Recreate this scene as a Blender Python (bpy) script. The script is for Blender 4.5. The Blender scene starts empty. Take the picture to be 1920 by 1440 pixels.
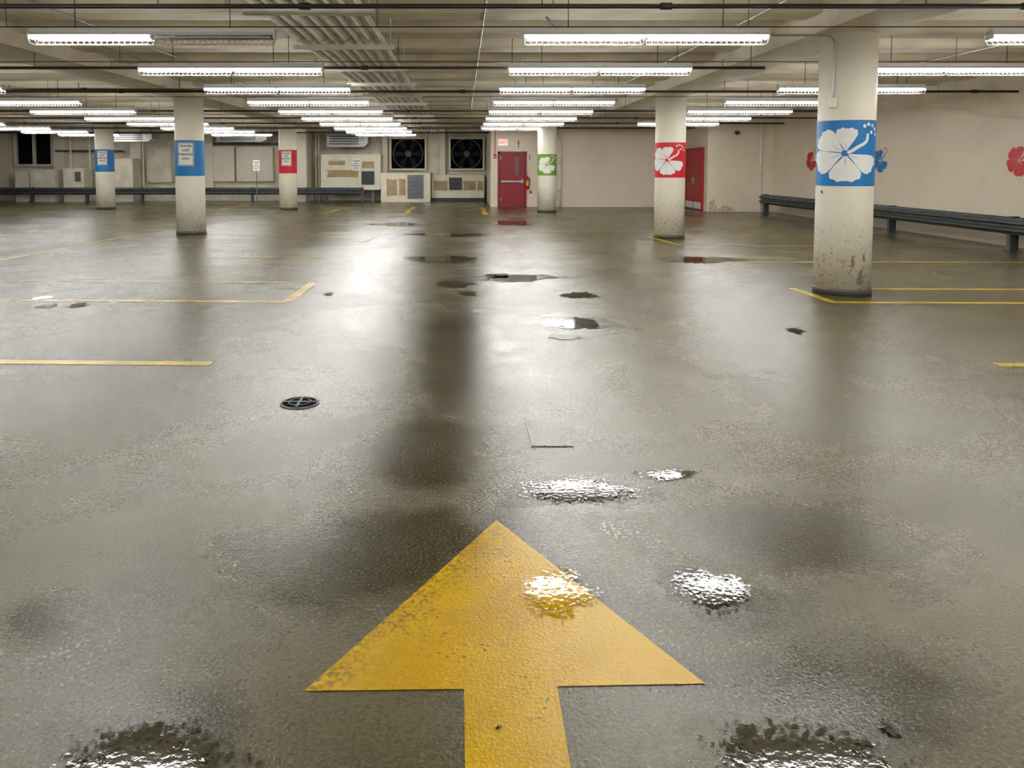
import bpy, math, random
from mathutils import Vector, Matrix
random.seed(4)
# ---------------------------------------------------------------- camera maths
F=1440.0; CX=868.0; CY=401.0; H=1.58; T=math.atan((CY-313)/F)
ct,st=math.cos(T),math.sin(T)
def ray(px,py):
    dx=(px-CX)/F; dy=-(py-CY)/F
    return Vector((dx, ct+dy*st, -st+dy*ct))
def G(px,py,z=0.0):
    d=ray(px,py); k=(z-H)/d.z
    return Vector((d.x*k,d.y*k,z))
def P(px,py,Y):
    d=ray(px,py); k=Y/d.y
    return Vector((d.x*k,Y,H+d.z*k))
def PX(px,py,X):
    d=ray(px,py); k=X/d.x
    return Vector((X,d.y*k,H+d.z*k))
cam=bpy.data.cameras.new("camera"); co=bpy.data.objects.new("camera",cam)
bpy.context.collection.objects.link(co)
cam.sensor_width=36; cam.lens=27; cam.shift_x=(960-CX)/1920; cam.shift_y=-(720-CY)/1920
cam.clip_end=200
co.location=(0,0,H); co.rotation_euler=(math.pi/2-T,0,0)
bpy.context.scene.camera=co
try:
    bpy.context.scene.view_settings.view_transform='Standard'
except Exception: pass
# ---------------------------------------------------------------- materials
def nn(nt,t,**k):
    n=nt.nodes.new(t)
    for a,b in k.items(): setattr(n,a,b)
    return n
def base(name):
    m=bpy.data.materials.new(name); m.use_nodes=True
    nt=m.node_tree; b=nt.nodes["Principled BSDF"]
    return m,nt,b
def math_(nt,op,a,b=None,c=None,clamp=False):
    n=nn(nt,'ShaderNodeMath',operation=op); n.use_clamp=clamp
    for i,x in enumerate((a,b,c)):
        if x is None: continue
        if isinstance(x,(int,float)): n.inputs[i].default_value=x
        else: nt.links.new(x,n.inputs[i])
    return n.outputs[0]
def mix(nt,f,a,b):
    n=nn(nt,'ShaderNodeMix',data_type='RGBA')
    for s,x in ((0,f),(6,a),(7,b)):
        if isinstance(x,(int,float)): n.inputs[s].default_value=x
        elif isinstance(x,tuple): n.inputs[s].default_value=(*x,1)
        else: nt.links.new(x,n.inputs[s])
    return n.outputs[2]
def noise(nt,vec,scale,detail=3,rough=.5,dist=0):
    n=nn(nt,'ShaderNodeTexNoise'); n.inputs['Scale'].default_value=scale
    n.inputs['Detail'].default_value=detail; n.inputs['Roughness'].default_value=rough
    n.inputs['Distortion'].default_value=dist
    nt.links.new(vec,n.inputs['Vector']); return n.outputs['Fac']
def ramp(nt,f,lo,hi):
    n=nn(nt,'ShaderNodeMapRange'); n.interpolation_type='SMOOTHSTEP'
    if lo>hi: # reversed ramp
        n.inputs['To Min'].default_value=1; n.inputs['To Max'].default_value=0; lo,hi=hi,lo
    nt.links.new(f,n.inputs['Value']); n.inputs['From Min'].default_value=lo; n.inputs['From Max'].default_value=hi
    return n.outputs[0]
def simple(name,c,rough=.6,metal=0,var=.12,scale=4,bump=0,c2=None,bscale=60,spec=None):
    m,nt,b=base(name)
    g=nn(nt,'ShaderNodeNewGeometry').outputs['Position']
    c2=c2 or tuple(x*(1-var*2) for x in c)
    f=ramp(nt,noise(nt,g,scale,5,.6),.35,.75)
    nt.links.new(mix(nt,f,c,c2),b.inputs['Base Color'])
    b.inputs['Roughness'].default_value=rough; b.inputs['Metallic'].default_value=metal
    if spec is not None: b.inputs['Specular IOR Level'].default_value=spec
    if bump:
        bp=nn(nt,'ShaderNodeBump'); bp.inputs['Strength'].default_value=bump; bp.inputs['Distance'].default_value=.01
        nt.links.new(noise(nt,g,bscale,4),bp.inputs['Height']); nt.links.new(bp.outputs[0],b.inputs['Normal'])
    return m
def emis(name,c,s):
    m,nt,b=base(name)
    b.inputs['Base Color'].default_value=(*c,1); b.inputs['Emission Color'].default_value=(*c,1)
    b.inputs['Emission Strength'].default_value=s
    return m
# smoother soaked areas of the slab
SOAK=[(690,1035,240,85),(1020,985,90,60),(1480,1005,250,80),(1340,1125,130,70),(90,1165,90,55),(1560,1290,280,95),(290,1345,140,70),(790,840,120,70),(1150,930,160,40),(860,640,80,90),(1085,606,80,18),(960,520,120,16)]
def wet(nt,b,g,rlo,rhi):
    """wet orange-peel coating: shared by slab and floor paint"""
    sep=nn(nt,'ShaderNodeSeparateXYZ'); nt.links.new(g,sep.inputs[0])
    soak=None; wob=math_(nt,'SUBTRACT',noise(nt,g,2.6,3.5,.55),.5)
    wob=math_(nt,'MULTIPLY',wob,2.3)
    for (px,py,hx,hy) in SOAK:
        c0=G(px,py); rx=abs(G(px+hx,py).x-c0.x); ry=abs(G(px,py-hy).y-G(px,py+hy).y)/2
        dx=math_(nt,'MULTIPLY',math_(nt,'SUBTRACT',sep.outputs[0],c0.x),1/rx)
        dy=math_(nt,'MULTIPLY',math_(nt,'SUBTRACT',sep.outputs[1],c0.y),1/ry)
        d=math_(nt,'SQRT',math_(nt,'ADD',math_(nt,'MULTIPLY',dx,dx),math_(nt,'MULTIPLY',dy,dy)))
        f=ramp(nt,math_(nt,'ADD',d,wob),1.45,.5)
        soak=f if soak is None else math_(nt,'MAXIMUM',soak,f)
    big=noise(nt,g,.5,2,.5)
    wetf=ramp(nt,big,.32,.68)
    fine=noise(nt,g,2.2,2,.5)
    grain=noise(nt,g,190,2,.6); grain2=noise(nt,g,75,2,.5)
    r=math_(nt,'MULTIPLY_ADD',wetf,rlo-rhi,rhi)
    r=math_(nt,'MULTIPLY_ADD',math_(nt,'SUBTRACT',fine,.5),.08,r)
    r=math_(nt,'MULTIPLY_ADD',soak,-.08,r)
    r=math_(nt,'MULTIPLY_ADD',math_(nt,'SUBTRACT',noise(nt,g,60,2,.6),.5),.14,r)
    r=math_(nt,'MAXIMUM',r,.06)
    nt.links.new(r,b.inputs['Roughness'])
    h=math_(nt,'ADD',math_(nt,'MULTIPLY',grain,.55),grain2)
    bp=nn(nt,'ShaderNodeBump'); bp.inputs['Distance'].default_value=.0035
    nt.links.new(h,bp.inputs['Height'])
    nt.links.new(math_(nt,'MULTIPLY_ADD',soak,-.16,.42),bp.inputs['Strength'])
    nt.links.new(bp.outputs[0],b.inputs['Normal'])
    b.inputs['IOR'].default_value=1.5
    return wetf,fine,soak
# floor
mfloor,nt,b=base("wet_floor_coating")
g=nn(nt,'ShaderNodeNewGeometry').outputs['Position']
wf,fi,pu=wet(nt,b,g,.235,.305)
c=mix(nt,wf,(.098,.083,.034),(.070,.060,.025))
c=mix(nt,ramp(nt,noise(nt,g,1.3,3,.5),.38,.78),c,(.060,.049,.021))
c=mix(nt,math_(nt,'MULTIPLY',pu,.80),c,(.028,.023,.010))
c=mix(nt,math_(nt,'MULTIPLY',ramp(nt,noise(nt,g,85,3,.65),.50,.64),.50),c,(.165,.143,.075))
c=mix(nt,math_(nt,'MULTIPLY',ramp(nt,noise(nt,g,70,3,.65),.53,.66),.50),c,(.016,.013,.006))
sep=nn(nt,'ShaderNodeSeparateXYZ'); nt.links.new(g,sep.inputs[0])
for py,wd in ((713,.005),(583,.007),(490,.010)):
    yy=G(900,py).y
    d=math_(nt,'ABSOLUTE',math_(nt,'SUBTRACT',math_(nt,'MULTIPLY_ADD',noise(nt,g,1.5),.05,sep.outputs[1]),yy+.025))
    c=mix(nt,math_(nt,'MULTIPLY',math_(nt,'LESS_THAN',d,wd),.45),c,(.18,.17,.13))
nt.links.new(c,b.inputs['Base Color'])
def paint(name,c1,c2,wear,dirt=False):
    m,nt,b=base(name)
    g=nn(nt,'ShaderNodeNewGeometry').outputs['Position']
    wet(nt,b,g,.22,.28)
    b.inputs['IOR'].default_value=1.42
    c=mix(nt,ramp(nt,noise(nt,g,3,3,.5),.35,.7),c1,c2)
    c=mix(nt,math_(nt,'MULTIPLY',ramp(nt,noise(nt,g,80,3,.65),.5,.66),.3),c,tuple(x*.6 for x in c1))
    sp=math_(nt,'MULTIPLY',ramp(nt,noise(nt,g,50,5,.7),.58,.63),ramp(nt,noise(nt,g,2.6,3),.48,.62))
    if dirt:
        o=nn(nt,'ShaderNodeTexCoord').outputs['Object']
        s=nn(nt,'ShaderNodeSeparateXYZ'); nt.links.new(o,s.inputs[0])
        e=math_(nt,'SUBTRACT',s.outputs[0],math_(nt,'MULTIPLY',s.outputs[1],.57))
        nb=noise(nt,g,4,4); band=ramp(nt,math_(nt,'MULTIPLY_ADD',nb,.5,e),.50,.15)
        sp=math_(nt,'MAXIMUM',sp,math_(nt,'MULTIPLY',band,ramp(nt,noise(nt,g,48,6,.75),.47,.57)))
    c=mix(nt,math_(nt,'MULTIPLY',sp,wear),c,(.06,.045,.01))
    nt.links.new(c,b.inputs['Base Color']); return m
myel=paint("yellow_floor_paint",(.56,.335,.0002),(.47,.27,.0002),.9,True)
myel2=paint("worn_yellow_line_paint",(.58,.385,.004),(.42,.29,.015),.8)
mfaint=paint("faded_yellow_line_paint",(.42,.31,.03),(.26,.20,.04),1)
mceil=simple("painted_concrete_ceiling",(.73,.64,.49),.65,0,.08,1.2,.15,(.54,.47,.35))
mwall=simple("cream_painted_wall",(.78,.715,.58),.5,0,.06,.8,.12,(.66,.59,.47))
mwallp=simple("warm_cream_wall",(.84,.745,.60),.5,0,.05,.8,.12,(.76,.665,.525))
mwalld=simple("dull_cream_utility_wall",(.74,.675,.54),.6,0,.1,1.5,.12,(.52,.47,.37))  # duller cream, mottled at random toward a darker beige
mred=simple("red_door_paint",(.27,.002,.010),.5,0,.08,3)
mred2=simple("bright_red_door_paint",(.42,.004,.012),.5,0,.08,3)
mredb=simple("red_band_paint",(.58,.003,.012),.45,0,.05,3)
mblue=simple("blue_band_paint",(.003,.175,.48),.45,0,.05,3)
mgreen=simple("green_band_paint",(.13,.33,.012),.45,0,.05,3)
mwhite=simple("white_paint",(.86,.85,.81),.45,0,.03,6)
mwhite2=simple("white_enamel",(.75,.75,.72),.35,0,.03,4)
mblack=simple("black_pipe",(.020,.018,.016),.45,0,.1,5)
mblk=simple("black_lettering",(.02,.02,.02),.6)
mrust=simple("brown_sprinkler_pipe",(.045,.024,.018),.5,0,.2,5)
mgalv=simple("galvanised_steel",(.42,.42,.40),.4,.7,.15,6)
mrail=simple("dark_guardrail_steel",(.09,.105,.108),.4,.4,.25,5)
mgrey=simple("grey_metal_cover",(.14,.155,.165),.5,.2,.1,4)
mdgrey=simple("dark_grey_cover",(.04,.045,.05),.5,.2,.1,4)
mblade=simple("dark_fan_metal",(.022,.023,.026),.8,0,.1,4,spec=.1)
mring=simple("grey_fan_ring",(.09,.095,.10),.7,0,.1,4,spec=.2)
mdark=simple("dark_void",(.004,.004,.005),.9,0,.1,3,spec=.05)
mtan=simple("bare_tan_patch",(.44,.32,.17),.8,0,.15,4)
mpipe=simple("cream_painted_pipe",(.86,.82,.73),.5,0,.12,4)
mcover=simple("pale_enclosure_panel",(.78,.73,.57),.55,0,.07,3)
mbaseg=simple("olive_base_coating",(.09,.085,.055),.35,0,.1,6)
mredl=simple("red_lettering",(.6,.02,.02),.5)
myl=simple("yellow_tag",(.7,.5,.02),.5)
mglass=simple("dark_wired_glass",(.20,.12,.10),.15,0,.1,8)
mtube=emis("lit_fluorescent_tube",(1,.995,.985),60)
mtubeoff=simple("unlit_fluorescent_tube",(.40,.40,.38),.3)
mexit=emis("exit_sign_face",(.9,.85,.8),.5)
mexitr=emis("exit_letters",(.9,.03,.02),1.2)
mcol,nt,b=base("cream_painted_column")
tc=nn(nt,'ShaderNodeTexCoord').outputs['Object']
sp=nn(nt,'ShaderNodeSeparateXYZ'); nt.links.new(tc,sp.inputs[0])
gg=nn(nt,'ShaderNodeNewGeometry').outputs['Position']
low=ramp(nt,sp.outputs[2],1.3,0.0)
n1=ramp(nt,noise(nt,gg,5,6,.7),.50,.72)
n2=ramp(nt,noise(nt,gg,20,4,.65),.57,.64)
c=mix(nt,math_(nt,'MULTIPLY',n1,math_(nt,'MULTIPLY_ADD',low,.45,.06)),(.82,.765,.635),(.48,.41,.29))
c=mix(nt,math_(nt,'MULTIPLY',n2,math_(nt,'MULTIPLY',low,.65)),c,(.16,.13,.09))
nt.links.new(c,b.inputs['Base Color']); b.inputs['Roughness'].default_value=.5
bp=nn(nt,'ShaderNodeBump'); bp.inputs['Strength'].default_value=.2; bp.inputs['Distance'].default_value=.01
nt.links.new(noise(nt,gg,30,4),bp.inputs['Height']); nt.links.new(bp.outputs[0],b.inputs['Normal'])
def water(name,c1,c2,bump,bsc,rough,asc,k0=.14):
    """water lying on the slab; thins out into broken beads toward its rim"""
    m,nt,b=base(name)
    g=nn(nt,'ShaderNodeNewGeometry').outputs['Position']
    gen=nn(nt,'ShaderNodeTexCoord').outputs['Generated']
    s=nn(nt,'ShaderNodeSeparateXYZ'); nt.links.new(gen,s.inputs[0])
    dx=math_(nt,'MULTIPLY_ADD',s.outputs[0],2,-1); dy=math_(nt,'MULTIPLY_ADD',s.outputs[1],2,-1)
    r=math_(nt,'SQRT',math_(nt,'ADD',math_(nt,'MULTIPLY',dx,dx),math_(nt,'MULTIPLY',dy,dy)))
    n=math_(nt,'ADD',math_(nt,'MULTIPLY',noise(nt,g,asc,3,.6),.65),math_(nt,'MULTIPLY',noise(nt,g,7,4,.6),.35))
    nt.links.new(ramp(nt,math_(nt,'SUBTRACT',n,math_(nt,'MULTIPLY_ADD',r,.42,k0)),-.03,.05),b.inputs['Alpha'])
    nt.links.new(mix(nt,noise(nt,g,6),c1,c2),b.inputs['Base Color'])
    b.inputs['Roughness'].default_value=rough; b.inputs['IOR'].default_value=1.4
    bp=nn(nt,'ShaderNodeBump'); bp.inputs['Strength'].default_value=bump; bp.inputs['Distance'].default_value=.003
    nt.links.new(noise(nt,g,bsc,2),bp.inputs['Height']); nt.links.new(bp.outputs[0],b.inputs['Normal'])
    return m
mpud=water("standing_water",(.034,.027,.013),(.055,.045,.024),.10,14,.07,14,.18)
mbead=water("beaded_water_film",(.034,.028,.013),(.055,.046,.022),.13,45,.05,60,.27)
mbeady=water("beaded_water_on_paint",(.52,.31,.0003),(.48,.28,.0003),.13,45,.05,60,.27)
# ---------------------------------------------------------------- mesh builder
import bmesh
class B:
    def __init__(s): s.v=[]; s.f=[]
    def box(s,x0,x1,y0,y1,z0,z1):
        x0,x1=sorted((x0,x1)); y0,y1=sorted((y0,y1)); z0,z1=sorted((z0,z1))
        n=len(s.v)
        s.v+=[(x0,y0,z0),(x1,y0,z0),(x1,y1,z0),(x0,y1,z0),(x0,y0,z1),(x1,y0,z1),(x1,y1,z1),(x0,y1,z1)]
        s.f+=[tuple(n+i for i in q) for q in ((0,3,2,1),(4,5,6,7),(0,1,5,4),(1,2,6,5),(2,3,7,6),(3,0,4,7))]; return s
    def cyl(s,p0,p1,r,n=12,r1=None,caps=True):
        p0=Vector(p0);p1=Vector(p1); d=(p1-p0).normalized()
        a=d.orthogonal().normalized(); c=d.cross(a); r1=r if r1 is None else r1
        k=len(s.v)
        for p,rr in((p0,r),(p1,r1)):
            for i in range(n):
                t=2*math.pi*i/n; s.v.append(tuple(p+rr*(math.cos(t)*a+math.sin(t)*c)))
        for i in range(n):
            j=(i+1)%n; s.f.append((k+i,k+j,k+n+j,k+n+i))
        if caps:
            s.f.append(tuple(k+i for i in reversed(range(n)))); s.f.append(tuple(k+n+i for i in range(n)))
        return s
    def path(s,pts,r,n=8):
        for a,b in zip(pts,pts[1:]): s.cyl(a,b,r,n)
        return s
    def lathe(s,prof,n=48,c=(0,0,0)):
        k=len(s.v)
        for r,z in prof:
            for i in range(n):
                t=2*math.pi*i/n; s.v.append((c[0]+r*math.cos(t),c[1]+r*math.sin(t),c[2]+z))
        for j in range(len(prof)-1):
            for i in range(n):
                q=(i+1)%n; s.f.append((k+j*n+i,k+j*n+q,k+(j+1)*n+q,k+(j+1)*n+i))
        s.f.append(tuple(k+i for i in reversed(range(n)))); s.f.append(tuple(k+(len(prof)-1)*n+i for i in range(n)))
        return s
    def poly(s,pts):
        k=len(s.v); s.v+=[tuple(p) for p in pts]; s.f.append(tuple(range(k,k+len(pts)))); return s
    def extr(s,prof,fn,a,b):
        k=len(s.v); n=len(prof)
        for w in(a,b):
            for u,v in prof: s.v.append(tuple(fn(u,v,w)))
        for i in range(n):
            j=(i+1)%n; s.f.append((k+i,k+j,k+n+j,k+n+i))
        s.f.append(tuple(k+i for i in reversed(range(n)))); s.f.append(tuple(k+n+i for i in range(n)))
        return s
    def obj(s,name,mat,parent=None,loc=(0,0,0),smooth=False,bevel=0,rot=None,**props):
        me=bpy.data.meshes.new(name); me.from_pydata(s.v,[],s.f); me.update()
        bm=bmesh.new(); bm.from_mesh(me); bmesh.ops.recalc_face_normals(bm,faces=bm.faces); bm.to_mesh(me); bm.free()
        me.materials.append(mat)
        o=bpy.data.objects.new(name,me); bpy.context.collection.objects.link(o)
        o.location=loc
        if rot: o.rotation_euler=rot
        if parent: o.parent=parent
        if smooth:
            for p in me.polygons: p.use_smooth=len(p.vertices)==4
        if bevel:
            md=o.modifiers.new("b",'BEVEL'); md.width=bevel; md.segments=2; md.limit_method='ANGLE'
        for a,b in props.items(): o[a]=b
        return o
def empty(name,loc,label,cat,rot=None,**k):
    o=bpy.data.objects.new(name,None); bpy.context.collection.objects.link(o)
    o.location=loc; o.empty_display_size=.2; o["label"]=label; o["category"]=cat
    if rot: o.rotation_euler=rot
    for a,b in k.items(): o[a]=b
    return o
def text(body,size,mat,parent,loc,name="lettering",rot=(math.pi/2,0,0),spacing=1.0,bold=.0):
    cu=bpy.data.curves.new(name,'FONT'); cu.body=body; cu.size=size; cu.align_x='CENTER'; cu.align_y='CENTER'
    cu.space_line=spacing; cu.offset=bold; cu.resolution_u=3
    t=bpy.data.objects.new("tmp",cu); bpy.context.collection.objects.link(t)
    bpy.context.view_layer.update()
    me=bpy.data.meshes.new_from_object(t.evaluated_get(bpy.context.evaluated_depsgraph_get()))
    bpy.data.objects.remove(t); me.materials.clear(); me.materials.append(mat)
    o=bpy.data.objects.new(name,me); bpy.context.collection.objects.link(o)
    o.location=loc; o.rotation_euler=rot; o.parent=parent; return o
ST=dict(kind="structure")
# ---------------------------------------------------------------- shell
XR=10.9; YD=G(1150,388).y; YA=G(1390,397).y; XA=G(1325,397).x; YB=36.5; XS=P(920,350,YD).x; XL=-25; YF=-7; ZC=3.75; JD=.36
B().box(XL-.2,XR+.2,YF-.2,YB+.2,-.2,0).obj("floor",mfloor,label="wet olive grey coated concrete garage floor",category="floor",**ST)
B().box(XR,XR+.2,YF,YA,0,ZC).obj("wall_right",mwallp,label="warm cream painted garage wall with flowers",category="wall",**ST)
B().box(XA,XR+.2,YA,YA+.2,0,ZC).obj("wall_alcove",mwallp,label="cream wall face stained near the floor",category="wall",**ST)
B().box(XA,XA+.2,YA+.2,YD,0,ZC).obj("wall_return",mwallp,label="short cream wall holding red double door",category="wall",**ST)
B().box(XS,XA+.2,YD,YD+.2,0,ZC).obj("wall_back",mwallp,label="cream painted wall beside the red exit door",category="wall",**ST)
B().box(XS,XS+.2,YD+.2,YB,0,ZC).obj("wall_recess",mwall,label="cream side wall of the equipment recess",category="wall",**ST)
B().box(XL,XS+.2,YB,YB+.2,0,ZC).obj("wall_equipment",mwalld,label="grey cream wall behind the ventilation equipment",category="wall",**ST)
B().box(XL-.2,XL,YF,YB,0,ZC).obj("wall_left",mwall,label="cream painted side wall",category="wall",**ST)
B().box(XL,XR,YF-.2,YF,0,ZC).obj("wall_front",mwall,label="cream painted end wall",category="wall",**ST)
c=B(); c.box(XL-.2,XR+.2,YF-.2,YB+.2,ZC,ZC+.2)
ROW0=8.05; DR=2.68; ZL=2.92
y=ROW0-DR*5
while y<YB-.4:
    prof=[(-.38,0),(.38,0),(.27,-JD+.03),(.23,-JD),(-.23,-JD),(-.27,-JD+.03)]
    if y>YF+.5: c.extr(prof,lambda u,v,w,y=y:(w,y+u,ZC+v),XL,(XR if y<YA-.4 else XA if y<YD-.4 else XS))
    y+=DR/2
R=.33
def colpos(px,py): 
    p=G(px,py); k=(p.y+R)/p.y
    return Vector((p.x*k,p.y+R,0))
near=colpos(1577,556); midr=colpos(1254,448); green=colpos(1025,398.5); lmid=colpos(359,441); lred=colpos(541,393.5); lblue=colpos(199,392.5)
for gx,y1 in ((( near.x+midr.x)/2,YA),((lmid.x+lred.x)/2,YB),(lblue.x,YB)):
    prof=[(-.56,0),(.56,0),(.42,-.55),(-.42,-.55)]
    c.extr(prof,lambda u,v,w,gx=gx:(gx+u,w,ZC+v),YF,y1)
c.obj("ceiling",mceil,label="cream painted concrete ceiling with joists and girders",category="ceiling",**ST)
q=B(); XB=XR-.4; pa=PX(1640,187,XB); pb=PX(1920,222,XB)
sl=(pb.z-pa.z)/(pb.y-pa.y)
zz=lambda y: pa.z+sl*(y-pa.y)
pts=[(YA-.02,ZC-.01),(YA-.02,pa.z),(pa.y+.3,pa.z)]+[(yy,zz(yy)) for yy in (pa.y-.5,pb.y,11.0)]+[(11.0,ZC-.01)]
q.extr(pts,lambda u,v,w:(w,u,v),XB,XR-.002)
q.obj("trim_1",mceil,label="cream sloping concrete beam along the wall",category="beam",**ST)
# ---------------------------------------------------------------- fluorescent fixtures
def fixture():
    e=empty("fluorescent_light",(0,0,0),"white tandem fluorescent strip light with wire guard","ceiling light",group="fluorescent strip lights hung under the ceiling")
    L=1.27
    h=B(); prof=[(-.03,.09),(.03,.09),(.035,.05),(.075,.022),(.075,.014),(.03,.035),(-.03,.035),(-.075,.014),(-.075,.022),(-.035,.05)]
    h.extr(prof,lambda u,v,w:(w,u,v),-L,L)
    for x in(-L,-.015,L-.015): h.box(x,x+.015,-.06,.06,-.02,.06)
    h.obj("housing",mwhite2,e)
    for s in(-1,1):
        t=B()
        for y in(-.045,.045): t.cyl((s*.04,y,0),(s*(L-.04),y,0),.019,8)
        t.obj("tube_pair",mtube,e,smooth=True)
        gd=B(); n=20
        for i in range(n+1):
            x=s*(.03+(L-.06)*i/n)
            pts=[(x,-.085,.018),(x,-.105,-.02),(x,-.06,-.07),(x,.06,-.07),(x,.105,-.02),(x,.085,.018)]
            gd.path(pts,.0032,4)
        for y,z in((-.105,-.02),(-.06,-.07),(0,-.07),(.06,-.07),(.105,-.02)):
            gd.cyl((s*.03,y,z),(s*(L-.03),y,z),.0032,4)
        gd.obj("wire_guard",mgalv,e)
    for s in(-1,1):
        B().cyl((s*.8,0,.09),(s*.8,0,ZC-JD-ZL),.005,6).obj("hanger_rod",mblack,e)
    return e
proto=fixture(); kids=list(proto.children)
def place(x,y,first=[True],half=False):
    if first[0]:
        first[0]=False; proto.location=(x,y,ZL); return proto
    e=proto.copy(); bpy.context.collection.objects.link(e); e.location=(x,y,ZL)
    nt_=0
    for k in kids:
        q=k.copy(); q.parent=e; bpy.context.collection.objects.link(q)
        if half and k.name.startswith("tube_pair"):
            nt_+=1
            if nt_==2:
                q.data=k.data.copy(); q.data.materials[0]=mtubeoff; q["label"]="unlit tube pair"
    if half: e["label"]="fluorescent strip light with one half unlit, wire guard"
    return e
blocks=[(-3.21,-3,10),(1.89,-3,8),(6.72,-3,7),(-9.22,-1,10),(-15.6,3,10)]
for bx_,k0,k1 in blocks:
    for k in range(k0,k1):
        place(bx_,ROW0+DR*k,half=(bx_==-3.21 and k==0))
# ---------------------------------------------------------------- flower
def flower(bd,mapf,Rf,sy=1.0):
    pet=[(88,25,.88),(142,31,1.0),(204,32,1.04),(270,34,1.0),(329,26,1.0)]
    NS,NT=14,9
    for a,wid,ln in pet:
        for side in(-1,1):
            k=len(bd.v)
            for i in range(NS+1):
                s=.11+.89*i/NS
                gap=.12*max(0,1-s/.46)
                w=math.radians(wid)*(.66+.31*math.sin(min(1,s/.60)*math.pi/2))
                w*=1-.06*max(0,(s-.7)/.3)**2
                for j in range(NT+1):
                    t=gap+(1-gap)*j/NT
                    tip=1-.14*t**4-.035*math.exp(-(t/.12)**2)+.024*math.cos(t*15+1)
                    r=Rf*ln*s*(1-(1-tip)*s**2); th=math.radians(a)+side*t*w
                    bd.v.append(tuple(mapf(r*math.cos(th),r*math.sin(th)*sy)))
            for i in range(NS):
                for j in range(NT):
                    q=k+i*(NT+1)+j; bd.f.append((q,q+1,q+NT+2,q+NT+1))
    pts=[]
    for i in range(15):
        u=i/14; ang=math.radians(16+34*u+6*math.sin(u*6)); r=Rf*(.05+.85*u); pts.append((r*math.cos(ang),r*math.sin(ang)*sy))
    k=len(bd.v)
    for i,(x,y) in enumerate(pts):
        x2,y2=pts[min(i+1,14)]; x1,y1=pts[max(i-1,0)]; L=math.hypot(x2-x1,y2-y1); nx,ny=-(y2-y1)/L,(x2-x1)/L; w=Rf*.045
        bd.v.append(tuple(mapf(x+nx*w,y+ny*w))); bd.v.append(tuple(mapf(x-nx*w,y-ny*w)))
    for i in range(14): bd.f.append((k+2*i,k+2*i+1,k+2*i+3,k+2*i+2))
    for (x,y) in ((.50,.94),(.63,1.0),(.78,.96),(.90,.84),(.96,.66),(.74,.72)):
        k=len(bd.v); x*=Rf; y*=Rf*sy
        bd.v.append(tuple(mapf(x,y)))
        for i in range(8): bd.v.append(tuple(mapf(x+Rf*.055*math.cos(i*math.pi/4),y+Rf*.055*math.sin(i*math.pi/4))))
        for i in range(8): bd.f.append((k,k+1+i,k+1+(i+1)%8))
    return bd
# ---------------------------------------------------------------- columns
def column(pos,bandpx,bm,kind,ztop=3.2,fang=0,label="",fr=.425,fsy=.82):
    e=empty("round_column",pos,label,"column")
    B().lathe([(R,.075),(R,1.0),(R,2.0),(R,ztop)],64).obj("shaft",mcol,e,smooth=True)
    B().lathe([(R+.012,0),(R+.012,.07),(R+.003,.085)],64).obj("column_base",mbaseg,e,smooth=True)
    yf=pos.y-R*.9
    z1=P(1000,bandpx[0],yf).z; z0=P(1000,bandpx[1],yf).z
    k=B(); k.lathe([(R+.003,z0),(R+.003,z1)],64)
    k.f=k.f[:-2]; k.obj("painted_band",bm,e,smooth=True)
    zc=(z0+z1)/2
    def mp(u,v,rr=R+.006,zc=zc):
        a=math.atan2(-pos.y,-pos.x)+fang+u/R
        return (rr*math.cos(a),rr*math.sin(a),zc+v)
    if kind=="flower":
        flower(B(),mp,fr,fsy).obj("hibiscus_motif",mwhite,e)
    else:
        a=math.atan2(-pos.y,-pos.x)+fang
        w,h=.36,.54; zt=z1-.05-h/2
        M=Matrix.Translation((math.cos(a)*(R+.012),math.sin(a)*(R+.012),zt))@Matrix.Rotation(a+math.pi/2,4,'Z')
        sg=B().box(-w/2,w/2,-.004,.004,-h/2,h/2).obj("sign_plate",mwhite,e); sg.matrix_local=M
        fr_=B()
        for (x0,x1,a0,a1) in ((-w/2+.01,w/2-.01,h/2-.022,h/2-.01),(-w/2+.01,w/2-.01,-h/2+.01,-h/2+.022),(-w/2+.01,-w/2+.022,-h/2+.01,h/2-.01),(w/2-.022,w/2-.01,-h/2+.01,h/2-.01)):
            fr_.box(x0,x1,-.006,-.0045,a0,a1)
        fr_.obj("sign_border",mblk,sg)
        text("TRADER\nJOE'S\nPARKING\nONLY",.074,mblk,sg,(0,-.006,.04),spacing=1.3,bold=.002)
    return e
near_o=column(near,(225,349),mblue,"flower",fang=0,label="cream round concrete column with blue band and white hibiscus")
column(midr,(267,333),mredb,"flower",fang=-.18,label="cream round concrete column with red band and white hibiscus",fr=.40)
column(green,(289,329),mgreen,"flower",ztop=3.38,fang=0,label="cream round concrete column with green band and white hibiscus",fr=.34,fsy=.9)
column(lmid,(263,330),mblue,"sign",fang=-.25,label="cream round concrete column with blue band and parking sign")
column(lred,(281,325),mredb,"sign",fang=-.15,label="cream round concrete column with red band and parking sign")
column(lblue,(280,322),mblue,"sign",fang=-.25,label="cream round concrete column with blue band and small parking sign")
def blob(n=26,seed=0,amp=.3):
    rnd=random.Random(seed); ph=[rnd.uniform(0,6.28) for _ in range(5)]
    return [1+amp*(math.sin(2*t+ph[0])*.5+math.sin(3*t+ph[1])*.5+math.sin(5*t+ph[2])*.35+math.sin(9*t+ph[3])*.25) for t in [2*math.pi*i/n for i in range(n)]]
aN=math.atan2(-near.y,-near.x)
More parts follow.
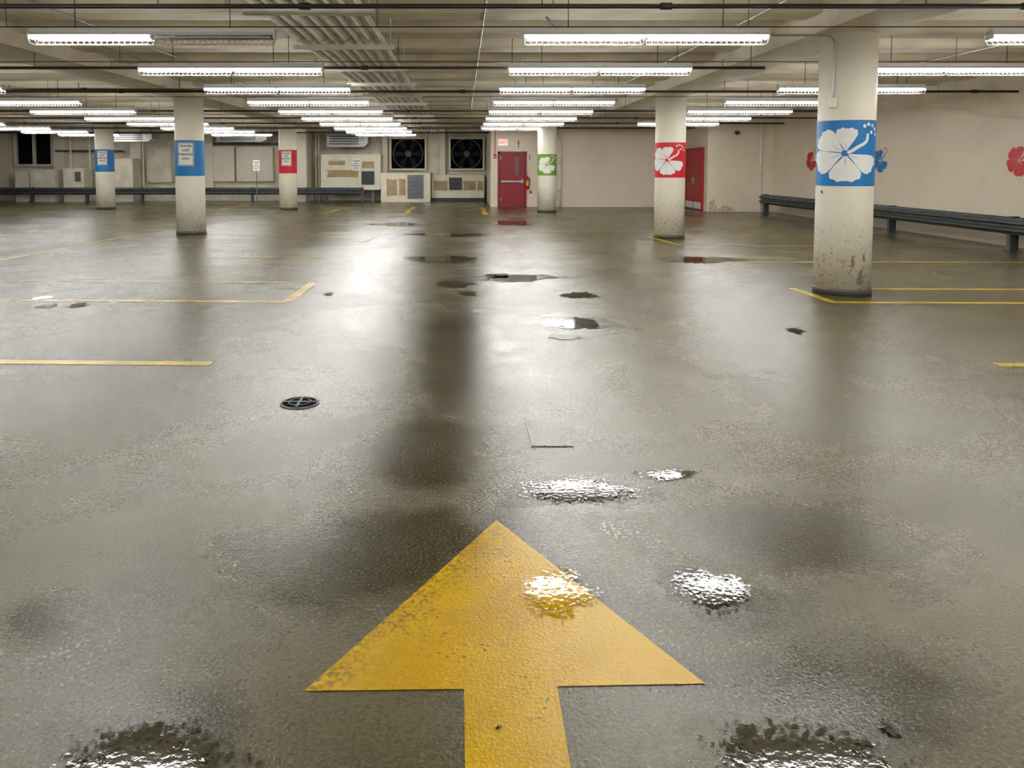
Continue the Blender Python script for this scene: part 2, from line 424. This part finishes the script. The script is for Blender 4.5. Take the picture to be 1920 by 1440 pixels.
def colblob(u,v,ru,rv,seed,mat,name):
    b_=B(); rr=R+.004; bl=blob(26,seed)
    f=lambda uu,vv:(rr*math.cos(aN+uu/R),rr*math.sin(aN+uu/R),vv)
    b_.v.append(f(u,v))
    for i,m in enumerate(bl):
        t=2*math.pi*i/26; b_.v.append(f(u+ru*m*math.cos(t),v+rv*m*math.sin(t)))
    for i in range(26): b_.f.append((0,1+i,1+(i+1)%26))
    b_.obj(name,mat,near_o)
mscuff=simple("dark_scuff",(.09,.07,.05),.6,0,.3,40,0,(.36,.30,.22))
colblob(.22,.22,.04,.11,3,mscuff,"scuff_hole_mark")
colblob(.12,.42,.018,.08,9,mscuff,"scuff_hole_mark")
colblob(.26,.47,.012,.05,12,mscuff,"scuff_hole_mark")
colblob(-.28,1.27,.018,.018,5,mdgrey,"scuff_hole_mark")  # flat dark dot; the small hole's darkness is put into its colour
e=empty("electrical_conduit",(near.x-.285,near.y-.225,0),"grey conduit with junction box on the column","conduit")
B().path([(0,0,2.4),(0,0,3.10),(-.04,0,3.15),(-.12,0,3.17),(-1.2,0,3.17)],.013,8).obj("conduit_pipe",mgalv,e)
B().box(-.045,.03,-.05,.01,2.30,2.42).obj("junction_box",mcover,e,bevel=.005)
# ---------------------------------------------------------------- floor markings
def strip(name,pts,w,mat,label,cat,z=.002,**k):
    a,b_=Vector(pts[0]),Vector(pts[1]); d=(b_-a).normalized(); n=Vector((-d.y,d.x,0))*w/2
    o=a.copy(); q=B().poly([p-o for p in (a-n,b_-n,b_+n,a+n)])
    o.z=z; return q.obj(name,mat,loc=o,label=label,category=cat,**k)
pts=[G(*p) for p in [(931,976),(1322,1283),(1045,1288)]]
pr=G(1070,1440); pl=G(872,1440)
d1=(pr-pts[2]); d2=(pl-G(870,1293))
pts+= [pts[2]+d1*5.0, G(870,1293)+d2*5.0, G(870,1293), G(570,1297)]
o0=Vector((pts[0].x,pts[0].y,0)); 
bb=B(); bb.v=[tuple(p-o0) for p in pts]; bb.f=[(0,6,5),(0,5,2),(0,2,1),(5,4,3,2)]
bb.obj("painted_arrow",myel,loc=(o0.x,o0.y,.0025),label="large yellow arrow painted on wet garage floor",category="floor arrow")
def line(p1,p2,w=.10,mat=myel2,lab="worn yellow parking stall line painted on floor",z=.002):
    strip("parking_line",(G(*p1),G(*p2)),w,mat,lab,"parking line",z=z,group="yellow parking stall lines")
fl="faded yellow parking stall line painted on floor"
line((-60,678),(396,682),.12)
line((-60,526),(590,530),.11,mfaint,fl); line((-60,562),(541,566),.11); line((586,531),(541,565),.12,z=.0035)
line((1869,684),(2000,686),.12)
line((1484,541),(1562,567),.12,z=.0035); line((1600,542),(2000,543),.11,myel2); line((1556,567),(2000,569),.11,myel2)
line((1375,491),(2000,492),.11); line((1216,444),(1276,460),.12); line((1276,460),(1530,462),.12,mfaint,fl)
line((1282,441),(1530,443),.13,mfaint,fl)
line((0,488),(325,427),.11); line((385,483),(610,484),.13,mfaint,fl); line((388,441),(640,441),.14,mfaint,fl)
line((776,388),(758,403),.18); line((904,389),(911,403),.18); line((655,388),(606,401),.15); line((560,386),(500,400),.15)
line((470,383),(395,396),.15); line((310,383),(215,398),.15); line((1100,436),(1150,437),.12,mfaint,fl)
line((0,445),(180,418),.12); line((680,455),(700,447),.12,mfaint,fl)
# ---------------------------------------------------------------- puddles
def puddle(px,py,hx,hy,seed,mat=mpud,z=.0045,lab="small dark puddle of water on garage floor"):
    c0=G(px,py); rx=abs(G(px+hx,py).x-c0.x)*1.25; ry=abs(G(px,py-hy).y-G(px,py+hy).y)/2*1.25
    bl=blob(48,seed,.35); q=B(); q.v.append((0,0,0))
    for i,m in enumerate(bl):
        t=2*math.pi*i/48; m=max(.35,m); q.v.append((rx*m*math.cos(t),ry*m*math.sin(t),0))
    for i in range(48): q.f.append((0,1+i,1+(i+1)%48))
    q.obj("puddle",mat,loc=(c0.x,c0.y,z),label=lab,category="puddle",group="puddles on the garage floor")
for i,a in enumerate([(1082,606,54,9),(1090,554,28,6),(965,521,64,6),(935,517,25,4),(835,486,66,5),(850,440,60,3.5),(850,533,34,5),(880,551,16,3.5),
    (80,559,12,3.5),(86,574,16,4.5),(146,573,15,4),(1490,620,15,4.5),
    (1310,487,66,6),(616,552,8,3),(1060,632,26,5),(745,421,40,3),(960,418,36,4.5)]):
    puddle(*a,seed=20+i)
bl_="thin film of beaded water glinting on floor"
for i,a in enumerate([(1330,1110,80,42),(1080,925,110,26),(1250,888,60,10),(300,1420,200,75),(1490,1420,210,75)]):
    puddle(*a,seed=50+i,mat=mbead,lab=bl_)
puddle(1040,1112,72,46,70,mat=mbeady,z=.0055,lab="thin film of beaded water on yellow paint")
p0=G(996,838);p1=G(1076,838);p2=G(1073,781)
B().extr([(0,0),(p1.x-p0.x,0),(p1.x-p0.x,p2.y-p1.y),(0,p2.y-p1.y)],lambda u,v,w:(u,v,w),0,.005).obj("floor_patch",mfloor,loc=(p0.x,p0.y,0),label="raised square repair patch coated like floor",category="floor patch",bevel=.004)
dp=G(562,756)
e=empty("floor_drain",(dp.x,dp.y,0),"round metal floor drain set in wet concrete","drain")
B().lathe([(.130,.0),(.130,.006),(.118,.008),(.112,.004),(.112,0)],40).obj("drain_rim",mgrey,e)
B().lathe([(.110,.0085),(.110,.009)],40).obj("drain_pit",mdark,e)
q=B()
q.box(-.008,.008,-.108,.108,.0095,.014); q.box(-.108,.108,-.008,.008,.0095,.014)
q.path([(.075*math.cos(i*math.pi/8),.075*math.sin(i*math.pi/8),.012) for i in range(17)],.004,5)
q.obj("drain_grate",mgrey,e)
# ---------------------------------------------------------------- pipe rack
e=empty("pipe_rack",(-1.46,6,3.04),"bundle of cream painted pipes on hanging trapeze bars","pipe rack")
for i in range(8):
    x=-.50+i*.14; r=[.045,.035,.05,.04,.05,.035,.045,.03][i]
    q=B(); q.cyl((x,-4,.045+r),(x,26,.045+r),r,12)
    for j in range(0,10): q.cyl((x,-3+j*3.1,.045+r),(x,-2.88+j*3.1,.045+r),r+.01,12)
    q.obj("pipe",mpipe,e,smooth=True)
for k in range(13):
    y=-3.2+k*2.15+.3
    q=B(); q.box(-.62,.62,y-.03,y+.03,-.02,.04); 
    for s in(-.57,.57): q.cyl((s,y,0),(s,y,.35),.007,6)
    q.obj("trapeze_hanger",mpipe,e)
for (yy,z,r,x0,x1,m) in [(6.9,3.0,.022,XL,XR,mblack),(11.05,2.99,.022,XL,4.3,mrust),(14.5,2.99,.024,-14,XB-.1,mblack),(13.9,2.97,.018,-24,-2.6,mrust),
      (19.5,2.99,.025,XL,XB-.1,mblack),(22.3,2.99,.022,XL,XB-.1,mrust),(25.0,2.99,.025,XL,XB-.1,mblack),(28.0,2.99,.025,XL,XA-.2,mblack),(31.8,2.99,.03,XL,XS,mblack)]:
    e=empty("sprinkler_pipe",(x0,yy,z),"long dark sprinkler pipe running under the ceiling","pipe",group="sprinkler pipes under the ceiling")
    q=B(); q.cyl((0,0,0),(x1-x0,0,0),r,10)
    x=1.2
    while x<x1-x0: q.cyl((x-.05,0,0),(x+.05,0,0),r+.010,10); x+=3.2
    q.obj("pipe_run",m,e,smooth=True)
    x=1.9
    while x<x1-x0:
        B().cyl((x,0,r),(x,0,ZC-z),.005,6).obj("hanger_rod",mblack,e); x+=3.4
    x=2.6
    while x<x1-x0:
        q=B(); q.cyl((x,0,r*.5),(x,0,r+.09),.012,8); q.cyl((x,0,r+.09),(x,0,r+.1),.03,8); q.obj("sprinkler_head",mgalv,e); x+=2.9
for k in (0,1,3,5):
    yy=ROW0+DR*k+.13; L=22
    q=B().cyl((0,0,0),(L,0,0),.006,6); x=.9
    while x<L: q.cyl((x,0,0),(x,0,ZC-JD-3.05),.004,5); x+=3.9
    q.obj("conduit_run",mblack,loc=(-13.5,yy,3.05),label="thin black conduit strung above strip lights",category="conduit",group="thin conduits under the ceiling")
for xx in (-5.4,-4.7,.25,3.5,7.95,-11.2):
    B().cyl((0,-6,0),(0,19,0),.012,6).obj("conduit_run",mgalv,loc=(xx,7,ZC-JD-.012),label="thin grey conduit fixed along the joists",category="conduit",group="thin conduits under the ceiling")
B().path([(0,0,0),(.14,0,-.16),(.14,0,-.30)],.014,8).obj("conduit_drop",mgalv,loc=(1.0,9.39,ZC-JD),label="short bent grey conduit dropping from the ceiling",category="conduit")
# ---------------------------------------------------------------- guardrails
W=[(0,0),(.02,.03),(.08,.07),(.08,.10),(.0,.14),(0,.17),(.08,.21),(.08,.24),(.02,.28),(0,.31)]
def wprof(): return W+[(u-.008,v) for u,v in reversed(W)]
def guardrail(p,L,axis,posts,zt,label):
    rz={'x':0,'y':math.pi/2}[axis]
    e=empty("guardrail",p,label,"guardrail",rot=(0,0,rz))
    z0=zt-.31
    for s in(-1,1):
        q=B(); q.extr(wprof(),lambda u,v,w,s=s:(w,s*(.09+u),z0+v),0,L)
        q.obj("rail",mrail,e)
    for x in posts:
        q=B(); q.box(x-.05,x+.05,-.08,-.07,0,zt+.02); q.box(x-.05,x+.05,.07,.08,0,zt+.02); q.box(x-.006,x+.006,-.07,.07,0,zt+.02)
        q.box(x-.09,x+.09,-.12,.12,0,.012)
        q.obj("post",mrail,e)
    return e
y0=11.0; y1=G(1430,400).y
pl_=[G(1903,472).y-y0,G(1677,437).y-y0,y1-y0-.2]; pl_.append((pl_[1]+pl_[2])/2)
guardrail((10.25,y0,0),y1-y0,'y',pl_,.64,"dark steel guardrail with posts along the cream wall")
xl=P(0,380,34.2).x-2; xr=P(680,380,34.2).x
guardrail((xl,34.2,0),xr-xl,'x',[1+i*2.45 for i in range(8)],.66,"dark steel guardrail in front of ventilation equipment")
for px,m,lb in ((1522,mredb,"red hibiscus"),(1651,mblue,"blue hibiscus"),(1912,mredb,"red hibiscus")):
    p=PX(px,301,XR)
    flower(B(),lambda u,v:(0,-u,v),.35,.90).obj("painted_flower",m,loc=(XR-.004,p.y,p.z),label=lb+" flower painted on cream wall",category="mural",group="hibiscus flowers painted on the wall")
# ---------------------------------------------------------------- doors
YW=YD-.003
o=P(960,391,YW); o.z=0
e=empty("door_1",o,"closed red steel exit door with push bar","door",**ST)
a=P(937,288,YW); b2=P(983,391,YW); hw=(b2.x-a.x)/2; hd=a.z
B().box(-hw,hw,-.05,-.01,.015,hd).obj("door_leaf",mred,e,bevel=.004)
q=B(); q.box(-hw-.08,-hw-.005,-.08,0,0,hd+.08); q.box(hw+.005,hw+.08,-.08,0,0,hd+.08); q.box(-hw-.08,hw+.08,-.08,0,hd+.005,hd+.08)
q.obj("door_frame",mred,e)
B().box(.10,.26,-.056,-.048,1.25,1.98).obj("vision_panel",mglass,e)
q=B(); q.box(-hw+.06,hw-.04,-.11,-.07,.98,1.04); q.box(-hw+.06,-hw+.12,-.09,-.05,.96,1.06); q.box(hw-.14,hw-.04,-.09,-.05,.94,1.08)
q.obj("push_bar",mgalv,e,bevel=.004)
for z in(.25,1.88): B().box(-hw+.02,-hw+.06,-.058,-.048,z,z+.12).obj("hinge",mgalv,e)
ya=PX(1318,395,XA).y; yb=PX(1287,390,XA).y
e=empty("door_2",(XA-.003,(ya+yb)/2,0),"red double door with pale kick plates","door",**ST)
hw=(yb-ya)/2
for s in(-1,1):
    lf=B().box(-.05,-.01,s*.01,s*(hw-.02),.02,2.2).obj("door_leaf",mred2,e,bevel=.004)
    B().box(-.058,-.05,s*.05,s*(hw-.06),.06,.30).obj("kick_plate",mwhite2,lf)
    B().box(-.09,-.05,s*.06,s*.09,.95,1.2).obj("handle",mgalv,lf)
q=B(); q.box(-.08,0,-hw-.06,-hw+.01,0,2.28); q.box(-.08,0,hw-.01,hw+.06,0,2.28); q.box(-.08,0,-hw,hw,2.21,2.28); q.obj("door_frame",mred2,e)
# ---------------------------------------------------------------- wall items near the door
o=P(943,267,YW)
e=empty("exit_sign",o,"white exit sign with red letters above door","exit sign")
B().box(-.19,.19,-.06,0,-.12,.12).obj("sign_body",mexit,e,bevel=.008)
text("EXIT",.17,mexitr,e,(0,-.062,0),bold=.004)
o=P(972,272,YW)
e=empty("fire_sign",o,"narrow vertical white and red fire extinguisher sign","sign")
B().box(-.06,.06,-.01,0,-.2,.2).obj("sign_plate",mwhite,e)
q=B(); q.box(-.035,.035,-.013,-.01,.0,.17); q.poly([(-.045,-.013,-.04),(.045,-.013,-.04),(0,-.013,-.14)]); q.obj("red_arrow_mark",mredl,e)
o=P(993,295,YW)
e=empty("fire_sign",o,"small vertical white and red wall sign","sign")
B().box(-.05,.05,-.01,0,-.13,.13).obj("sign_plate",mwhite,e); q=B(); q.box(-.02,.02,-.013,-.01,-.1,.1); q.obj("red_arrow_mark",mredl,e)
o=P(995,362,YW)
e=empty("fire_sign",o,"small red and white sign below extinguisher","sign")
B().box(-.07,.07,-.01,0,-.13,.13).obj("sign_plate",mwhite,e); B().box(-.05,.05,-.013,-.01,-.03,.1).obj("red_panel",mredl,e)
o=P(928,293,YW)
e=empty("fire_alarm",o,"small red fire alarm pull station on wall","fire alarm")
B().box(-.055,.055,-.05,0,-.08,.08).obj("alarm_box",mredb,e,bevel=.008); B().box(-.03,.03,-.065,-.05,-.03,0).obj("pull_handle",mwhite,e)
B().cyl((0,-.012,.08),(0,-.012,1.2),.012,6).obj("conduit_drop",mredb,e)
o=P(988,355,YW)
e=empty("fire_extinguisher",(o.x,o.y-.10,o.z),"red fire extinguisher with yellow tag on wall","fire extinguisher")
B().lathe([(.06,0),(.075,.02),(.075,.38),(.05,.44),(.025,.46)],20).obj("cylinder_body",mredb,e,smooth=True)
q=B(); q.lathe([(.02,.46),(.02,.51)],10); q.box(-.01,.01,-.1,.03,.51,.53); q.box(-.01,.01,-.09,.02,.55,.565); q.obj("valve_handle",mblk,e)
B().path([(0,-.03,.5),(.08,-.05,.45),(.10,-.04,.3),(.09,-.03,.15)],.012,8).obj("hose",mblk,e)
B().box(-.05,.05,-.082,-.077,.15,.33).obj("yellow_label",myl,e)
B().box(-.03,.03,.07,.099,.1,.35).obj("wall_bracket",mgalv,e)
o=P(1049,388,YW)
e=empty("wall_pipe",(o.x,YW-.09,0),"cream vertical drain pipe fixed to the wall","pipe")
B().path([(0,0,0),(0,0,2.5),(-.03,0,2.65),(-.14,0,2.8),(-.16,0,2.95),(-.16,0,3.36)],.05,12).obj("pipe_run",mpipe,e,smooth=True)
for z in(.6,1.7): B().box(-.065,.065,-.06,.088,z,z+.05).obj("pipe_clamp",mgalv,e)
B().path([(0,0,0),(0,0,3.2)],.03,8).obj("wall_pipe",mpipe,loc=(XB-.05,YA-.08,0),label="thin cream pipe rising in wall corner",category="pipe")
o=P(1378,247,YA)
e=empty("security_camera",(o.x,YA,o.z),"small dark security camera on wall bracket","camera")
B().box(-.03,.03,-.25,0,.0,.03).obj("bracket",mgrey,e)
B().lathe([(.02,.0),(.09,-.01),(.09,-.06),(.05,-.11),(.01,-.125)],20,c=(0,-.25,0)).obj("dome",mdgrey,e,smooth=True)
mstain=simple("brown_damp_stain",(.46,.36,.24),.7,0,.2,14,0,(.78,.68,.54))
for i,(px,py,rx,rz) in enumerate(((1336,392,.13,.28),(1362,394,.3,.12))):
    p=P(px,py,YA); bl=blob(30,60+i,.3); q=B(); q.v.append((0,0,rz*.6))
    for j,m in enumerate(bl):
        t=2*math.pi*j/30; q.v.append((rx*m*math.cos(t),0,max(.01,rz*.6+rz*m*math.sin(t))))
    for j in range(30): q.f.append((0,1+j,1+(j+1)%30))
    q.obj("damp_stain",mstain,loc=(max(p.x,XA+.2),YA-.004,0),label="brown damp stain at the foot of wall",category="stain")
# ---------------------------------------------------------------- equipment recess
YE=YB-.003
def fan(px0,py0,px1,py1):
    a=P(px0,py1,YE); c=P(px1,py0,YE); w=(c.x-a.x)/2; h=(c.z-a.z)/2
    e=empty("exhaust_fan",((a.x+c.x)/2,YE,(a.z+c.z)/2),"large dark wall exhaust fan in pale square frame","fan",group="exhaust fans in the equipment wall")
    B().box(-w,w,-.05,0,-h,h).obj("fan_opening",mdark,e)
    q=B(); t=.08
    q.box(-w-t,w+t,-.35,0,h,h+t); q.box(-w-t,w+t,-.35,0,-h-t,-h); q.box(-w-t,-w,-.35,0,-h,h); q.box(w,w+t,-.35,0,-h,h)
    q.obj("fan_frame",mcover,e)
    r=min(w,h)*.97; q=B(); n=36
    for i in range(n):
        t0=2*math.pi*i/n; t1=2*math.pi*(i+1)/n
        q.poly([(r*math.cos(t0),-.28,r*math.sin(t0)),(r*math.cos(t1),-.28,r*math.sin(t1)),((r+.05)*math.cos(t1),-.28,(r+.05)*math.sin(t1)),((r+.05)*math.cos(t0),-.28,(r+.05)*math.sin(t0))])
        q.poly([(r*math.cos(t0),-.28,r*math.sin(t0)),(r*math.cos(t1),-.28,r*math.sin(t1)),(r*math.cos(t1),-.05,r*math.sin(t1)),(r*math.cos(t0),-.05,r*math.sin(t0))])
    q.obj("fan_ring",mring,e)
    for i in range(6):
        t0=2*math.pi*i/6; A=[]
        for (rr,dt,yy) in ((.12,-.25,-.12),(r*.9,-.22,-.10),(r*.93,.25,-.2),(.12,.25,-.2)):
            A.append((rr*math.cos(t0+dt),yy,rr*math.sin(t0+dt)))
        B().poly(A).obj("fan_blade",mblade,e)
    B().cyl((0,-.24,0),(0,-.08,0),.15,16).obj("fan_hub",mring,e)
    q=B()
    for rr in (.35,.65,.95):
        q.path([(r*rr*math.cos(2*math.pi*i/24),-.31,r*rr*math.sin(2*math.pi*i/24)) for i in range(25)],.004,4)
    for x in(-w*.33,w*.33): q.box(x-.007,x+.007,-.33,-.31,-h,h)
    q.obj("fan_guard",mblade,e)
fan(735,261,797,316); fan(845,261,905,316)
def win(i,px0,py0,px1,py1,label):
    a=P(px0,py1,YE); c=P(px1,py0,YE); w=(c.x-a.x)/2; h=(c.z-a.z)/2
    e=empty("window_%d"%i,((a.x+c.x)/2,YE,(a.z+c.z)/2),label,"window",**ST)
    B().box(-w,w,-.04,0,-h,h).obj("dark_pane",mdark,e)
    q=B(); t=.10
    q.box(-w-t,w+t,-.2,0,h,h+t); q.box(-w-t,w+t,-.2,0,-h-t,-h); q.box(-w-t,-w,-.2,0,-h,h); q.box(w,w+t,-.2,0,-h,h); q.box(-.05,.05,-.2,0,-h,h)
    q.obj("window_frame",mcover,e)
    q=B()
    for k in range(9):
        z=-h+2*h*(k+.5)/9; q.box(-w,w,-.12,-.05,z-.012,z+.012)
    q.obj("louvre_slats",mblade,e)
win(1,36,250,98,308,"dark louvred opening with pale frame and mullion")
def crate(name,rect,Y,th,mat,label,cat,patches=(),grounded=False,**k):
    px0,py0,px1,py1=rect
    o=P((px0+px1)/2,py1,Y)
    if grounded: o.z=0
    e=empty(name,o,label,cat,**k)
    a=P(px0,py0,Y);c=P(px1,py1,Y)
    X0,X1,Z1=a.x-o.x,c.x-o.x,a.z-o.z
    B().box(X0,X1,0,th,0,Z1).obj("body",mat,e,bevel=.012)
    q=B(); t=.03
    q.box(X0,X1,-.015,0,0,t); q.box(X0,X1,-.015,0,Z1-t,Z1); q.box(X0,X0+t,-.015,0,0,Z1); q.box(X1-t,X1,-.015,0,0,Z1)
    q.obj("edge_trim",mat,e)
    for (u0,v0,u1,v1,m,nm) in patches:
        A=P(u0,v0,Y);C=P(u1,v1,Y)
        hh=abs(A.z-C.z)/2; wx=(C.x-A.x)/2; cz=(A.z+C.z)/2-o.z; cx=(A.x+C.x)/2-o.x
        if nm=="bare_patch":
            pts=[]
            for (sx,sz) in((-1,-1),(0,-.93),(1,-1),(.96,0),(1,1),(.1,.92),(-1,1),(-.95,.1)):
                pts.append((cx+wx*sx*random.uniform(.9,1),-.018,cz+hh*sz*random.uniform(.85,1)))
            B().poly(pts).obj(nm,m,e)
        else:
            q=B().box(cx-wx,cx+wx,-.05,0,cz-hh,cz+hh)
            if nm=="louvre_cover":
                for kk in range(6):
                    z=cz-hh+2*hh*(kk+.5)/6; q.box(cx-wx*.85,cx+wx*.85,-.07,-.05,z-.03,z+.01)
            q.obj(nm,m,e,bevel=.005)
    return e
crate("plenum_box",(601,289,714,356),35.0,1.45,mcover,"raised pale enclosure with bare tan patches","equipment enclosure",
   [(614,301,648,310,mtan,"bare_patch"),(612,318,674,333,mtan,"bare_patch"),(678,302,702,316,mtan,"bare_patch"),(678,321,702,346,mdgrey,"access_cover")])
for px in (612,700):
    p=P(px,356,35.3); B().box(-.06,.06,-.06,.06,0,p.z).obj("support_post",mgrey,loc=(p.x,35.3,0),label="grey steel post under the raised enclosure",category="post",group="posts under the raised enclosure")
crate("duct_enclosure",(714,324,807,378),34.6,1.85,mcover,"pale low duct enclosure with tan bare patches","equipment enclosure",
   [(724,334,745,368,mtan,"bare_patch"),(748,334,761,368,mtan,"bare_patch"),(764,328,794,372,mgrey,"louvre_cover")],grounded=True)
crate("duct_enclosure",(809,328,908,371),35.2,1.25,mcover,"pale low duct enclosure with dark cover","equipment enclosure",
   [(813,338,840,358,mtan,"bare_patch"),(842,333,866,356,mdgrey,"access_cover"),(868,338,893,358,mtan,"bare_patch"),(895,338,906,358,mtan,"bare_patch")])
crate("plinth",(809,371.3,908,380),35.2,1.25,mdgrey,"dark base under the low duct enclosure","plinth",grounded=True)
crate("electrical_cabinet",(214,297,250,352),35.0,.85,mwalld,"tall grey beige electrical cabinet against wall","cabinet",grounded=True)
crate("electrical_cabinet",(118,315,158,348),35.0,.8,mcover,"pale square electrical cabinet behind the guardrail","cabinet",[(125,320,136,334,mwhite,"label_panel"),(141,322,152,340,mgrey,"louvre_cover")],grounded=True)
crate("electrical_cabinet",(56,318,104,352),35.0,.8,mcover,"wide beige electrical cabinet behind the guardrail","cabinet",[(62,325,78,340,mwhite,"label_panel")],grounded=True)
crate("electrical_cabinet",(28,320,54,347),35.0,.8,mcover,"small pale electrical cabinet behind the guardrail","cabinet",grounded=True)
crate("wall_panel",(398,276,440,340),36.2,.29,mwall,"pale flat panel fixed to equipment wall","wall panel")
crate("wall_panel",(443,276,512,340),36.2,.29,mwall,"beige flat panel fixed to equipment wall","wall panel")
crate("wall_panel",(274,280,322,342),36.2,.29,mwalld,"beige flat panel fixed to equipment wall","wall panel")
B().box(XL,P(590,360,35.95).x,35.95,YB-.01,0,P(300,353,35.95).z).obj("trim_2",mwalld,label="low beige concrete curb along equipment wall",category="curb",**ST)
for i,px in enumerate((8,112,256,390,572,722,830)):
    x=P(px,300,36.2).x; hw=.25 if px!=572 else .33
    if px in(722,830): hw=.12
    y0=36.1 if px!=572 else 34.9
    B().box(x-hw,x+hw,y0,YB-.01,0,3.36).obj("trim_%d"%(i+3),mwall,label="square beige concrete pier on equipment wall",category="pier",**ST)
for px in (132,168,268,592,598):
    x=P(px,300,35.85).x
    B().cyl((0,0,0),(0,0,3.36),.035,8).obj("wall_pipe",mpipe,loc=(x,35.89,0),label="slim vertical pipe on the equipment wall",category="pipe",group="vertical pipes on the equipment wall")
for pxa,pxb,py,rr in ((104,230,283,.045),(400,540,270,.05)):
    a=P(pxa,py,36.0); c=P(pxb,py,36.0)
    q=B().cyl((0,0,0),(c.x-a.x,0,0),rr,10); q.cyl((.1,0,0),(.1,.49,0),.02,6); q.cyl((c.x-a.x-.1,0,0),(c.x-a.x-.1,.49,0),.02,6)
    q.obj("wall_pipe",mrail,loc=(a.x,36.0,a.z),label="dark horizontal pipe bracketed to equipment wall",category="pipe",group="horizontal pipes on the equipment wall")
def unit(rect,Y,th,label):
    px0,py0,px1,py1=rect; a=P(px0,py0,Y);c=P(px1,py1,Y)
    o=Vector(((a.x+c.x)/2,Y,c.z)); e=empty("hanging_air_unit",o,label,"air unit",group="air units hung under the ceiling")
    w=(c.x-a.x)/2; h=a.z-c.z
    B().extr([(-w,0),(w*.8,0),(w,h*.3),(w,h),(-w,h)],lambda u,v,ww:(u,ww,v),0,th).obj("casing",mgalv,e,bevel=.01)
    q=B()
    for k in range(4): q.box(-w*.85,w*.55,-.02,0,h*(.2+.18*k),h*(.28+.18*k))
    q.obj("front_louvre",mdgrey,e)
    for s in(-.8,.8): B().cyl((w*s,th/2,h),(w*s,th/2,3.75-c.z),.012,6).obj("hanger_rod",mblack,e)
unit((205,247,285,266),33.0,.8,"grey sheet metal air unit hung from ceiling")
unit((405,250,500,266),34.9,.8,"long grey sheet metal duct hung from ceiling")
unit((612,250,690,276),34.7,1.2,"dark grey sheet metal fan unit hung from ceiling")
def sgn(px0,py0,px1,py1,Y,label,post=False):
    a=P(px0,py0,Y);c=P(px1,py1,Y); o=Vector(((a.x+c.x)/2,Y,0)); zc=(a.z+c.z)/2; w=(c.x-a.x)/2; h=(a.z-c.z)/2
    if not post: o.z=zc; zc=0
    e=empty("parking_sign",o,label,"sign")
    B().box(-w,w,-.006,0,zc-h,zc+h).obj("sign_plate",mwhite,e)
    text("TRADER\nJOE'S\nPARKING\nONLY",h*.30,mblk,e,(0,-.009,zc),spacing=1.3,bold=.002)
    if post: B().box(-.02,.02,.002,.04,0,zc+h*.9).obj("sign_post",mgrey,e)
sgn(474,300,487,320,33.8,"small white parking sign with black letters on post",True)
sgn(660,297,676,320,34.98,"small white parking sign fixed to pale enclosure")
for i,(px,py) in enumerate(((1665,1365),(1672,1374),(935,1367))):
    p=G(px,py); bl=blob(12,80+i,.5); q=B(); r=.018 if i<2 else .008
    q.v=[(r*m*math.cos(6.283*j/12),r*m*math.sin(6.283*j/12),.004+.004*math.sin(j*2)) for j,m in enumerate(bl)]+[(0,0,.009)]
    q.f=[(j,(j+1)%12,12) for j in range(12)]
    q.obj("dead_leaf",mrust,loc=(p.x,p.y,.001),label="tiny dark dead leaf scrap on wet floor",category="leaf")
w=bpy.data.worlds.new("world"); bpy.context.scene.world=w; w.use_nodes=True
w.node_tree.nodes["Background"].inputs[0].default_value=(.9,.88,.8,1); w.node_tree.nodes["Background"].inputs[1].default_value=.1
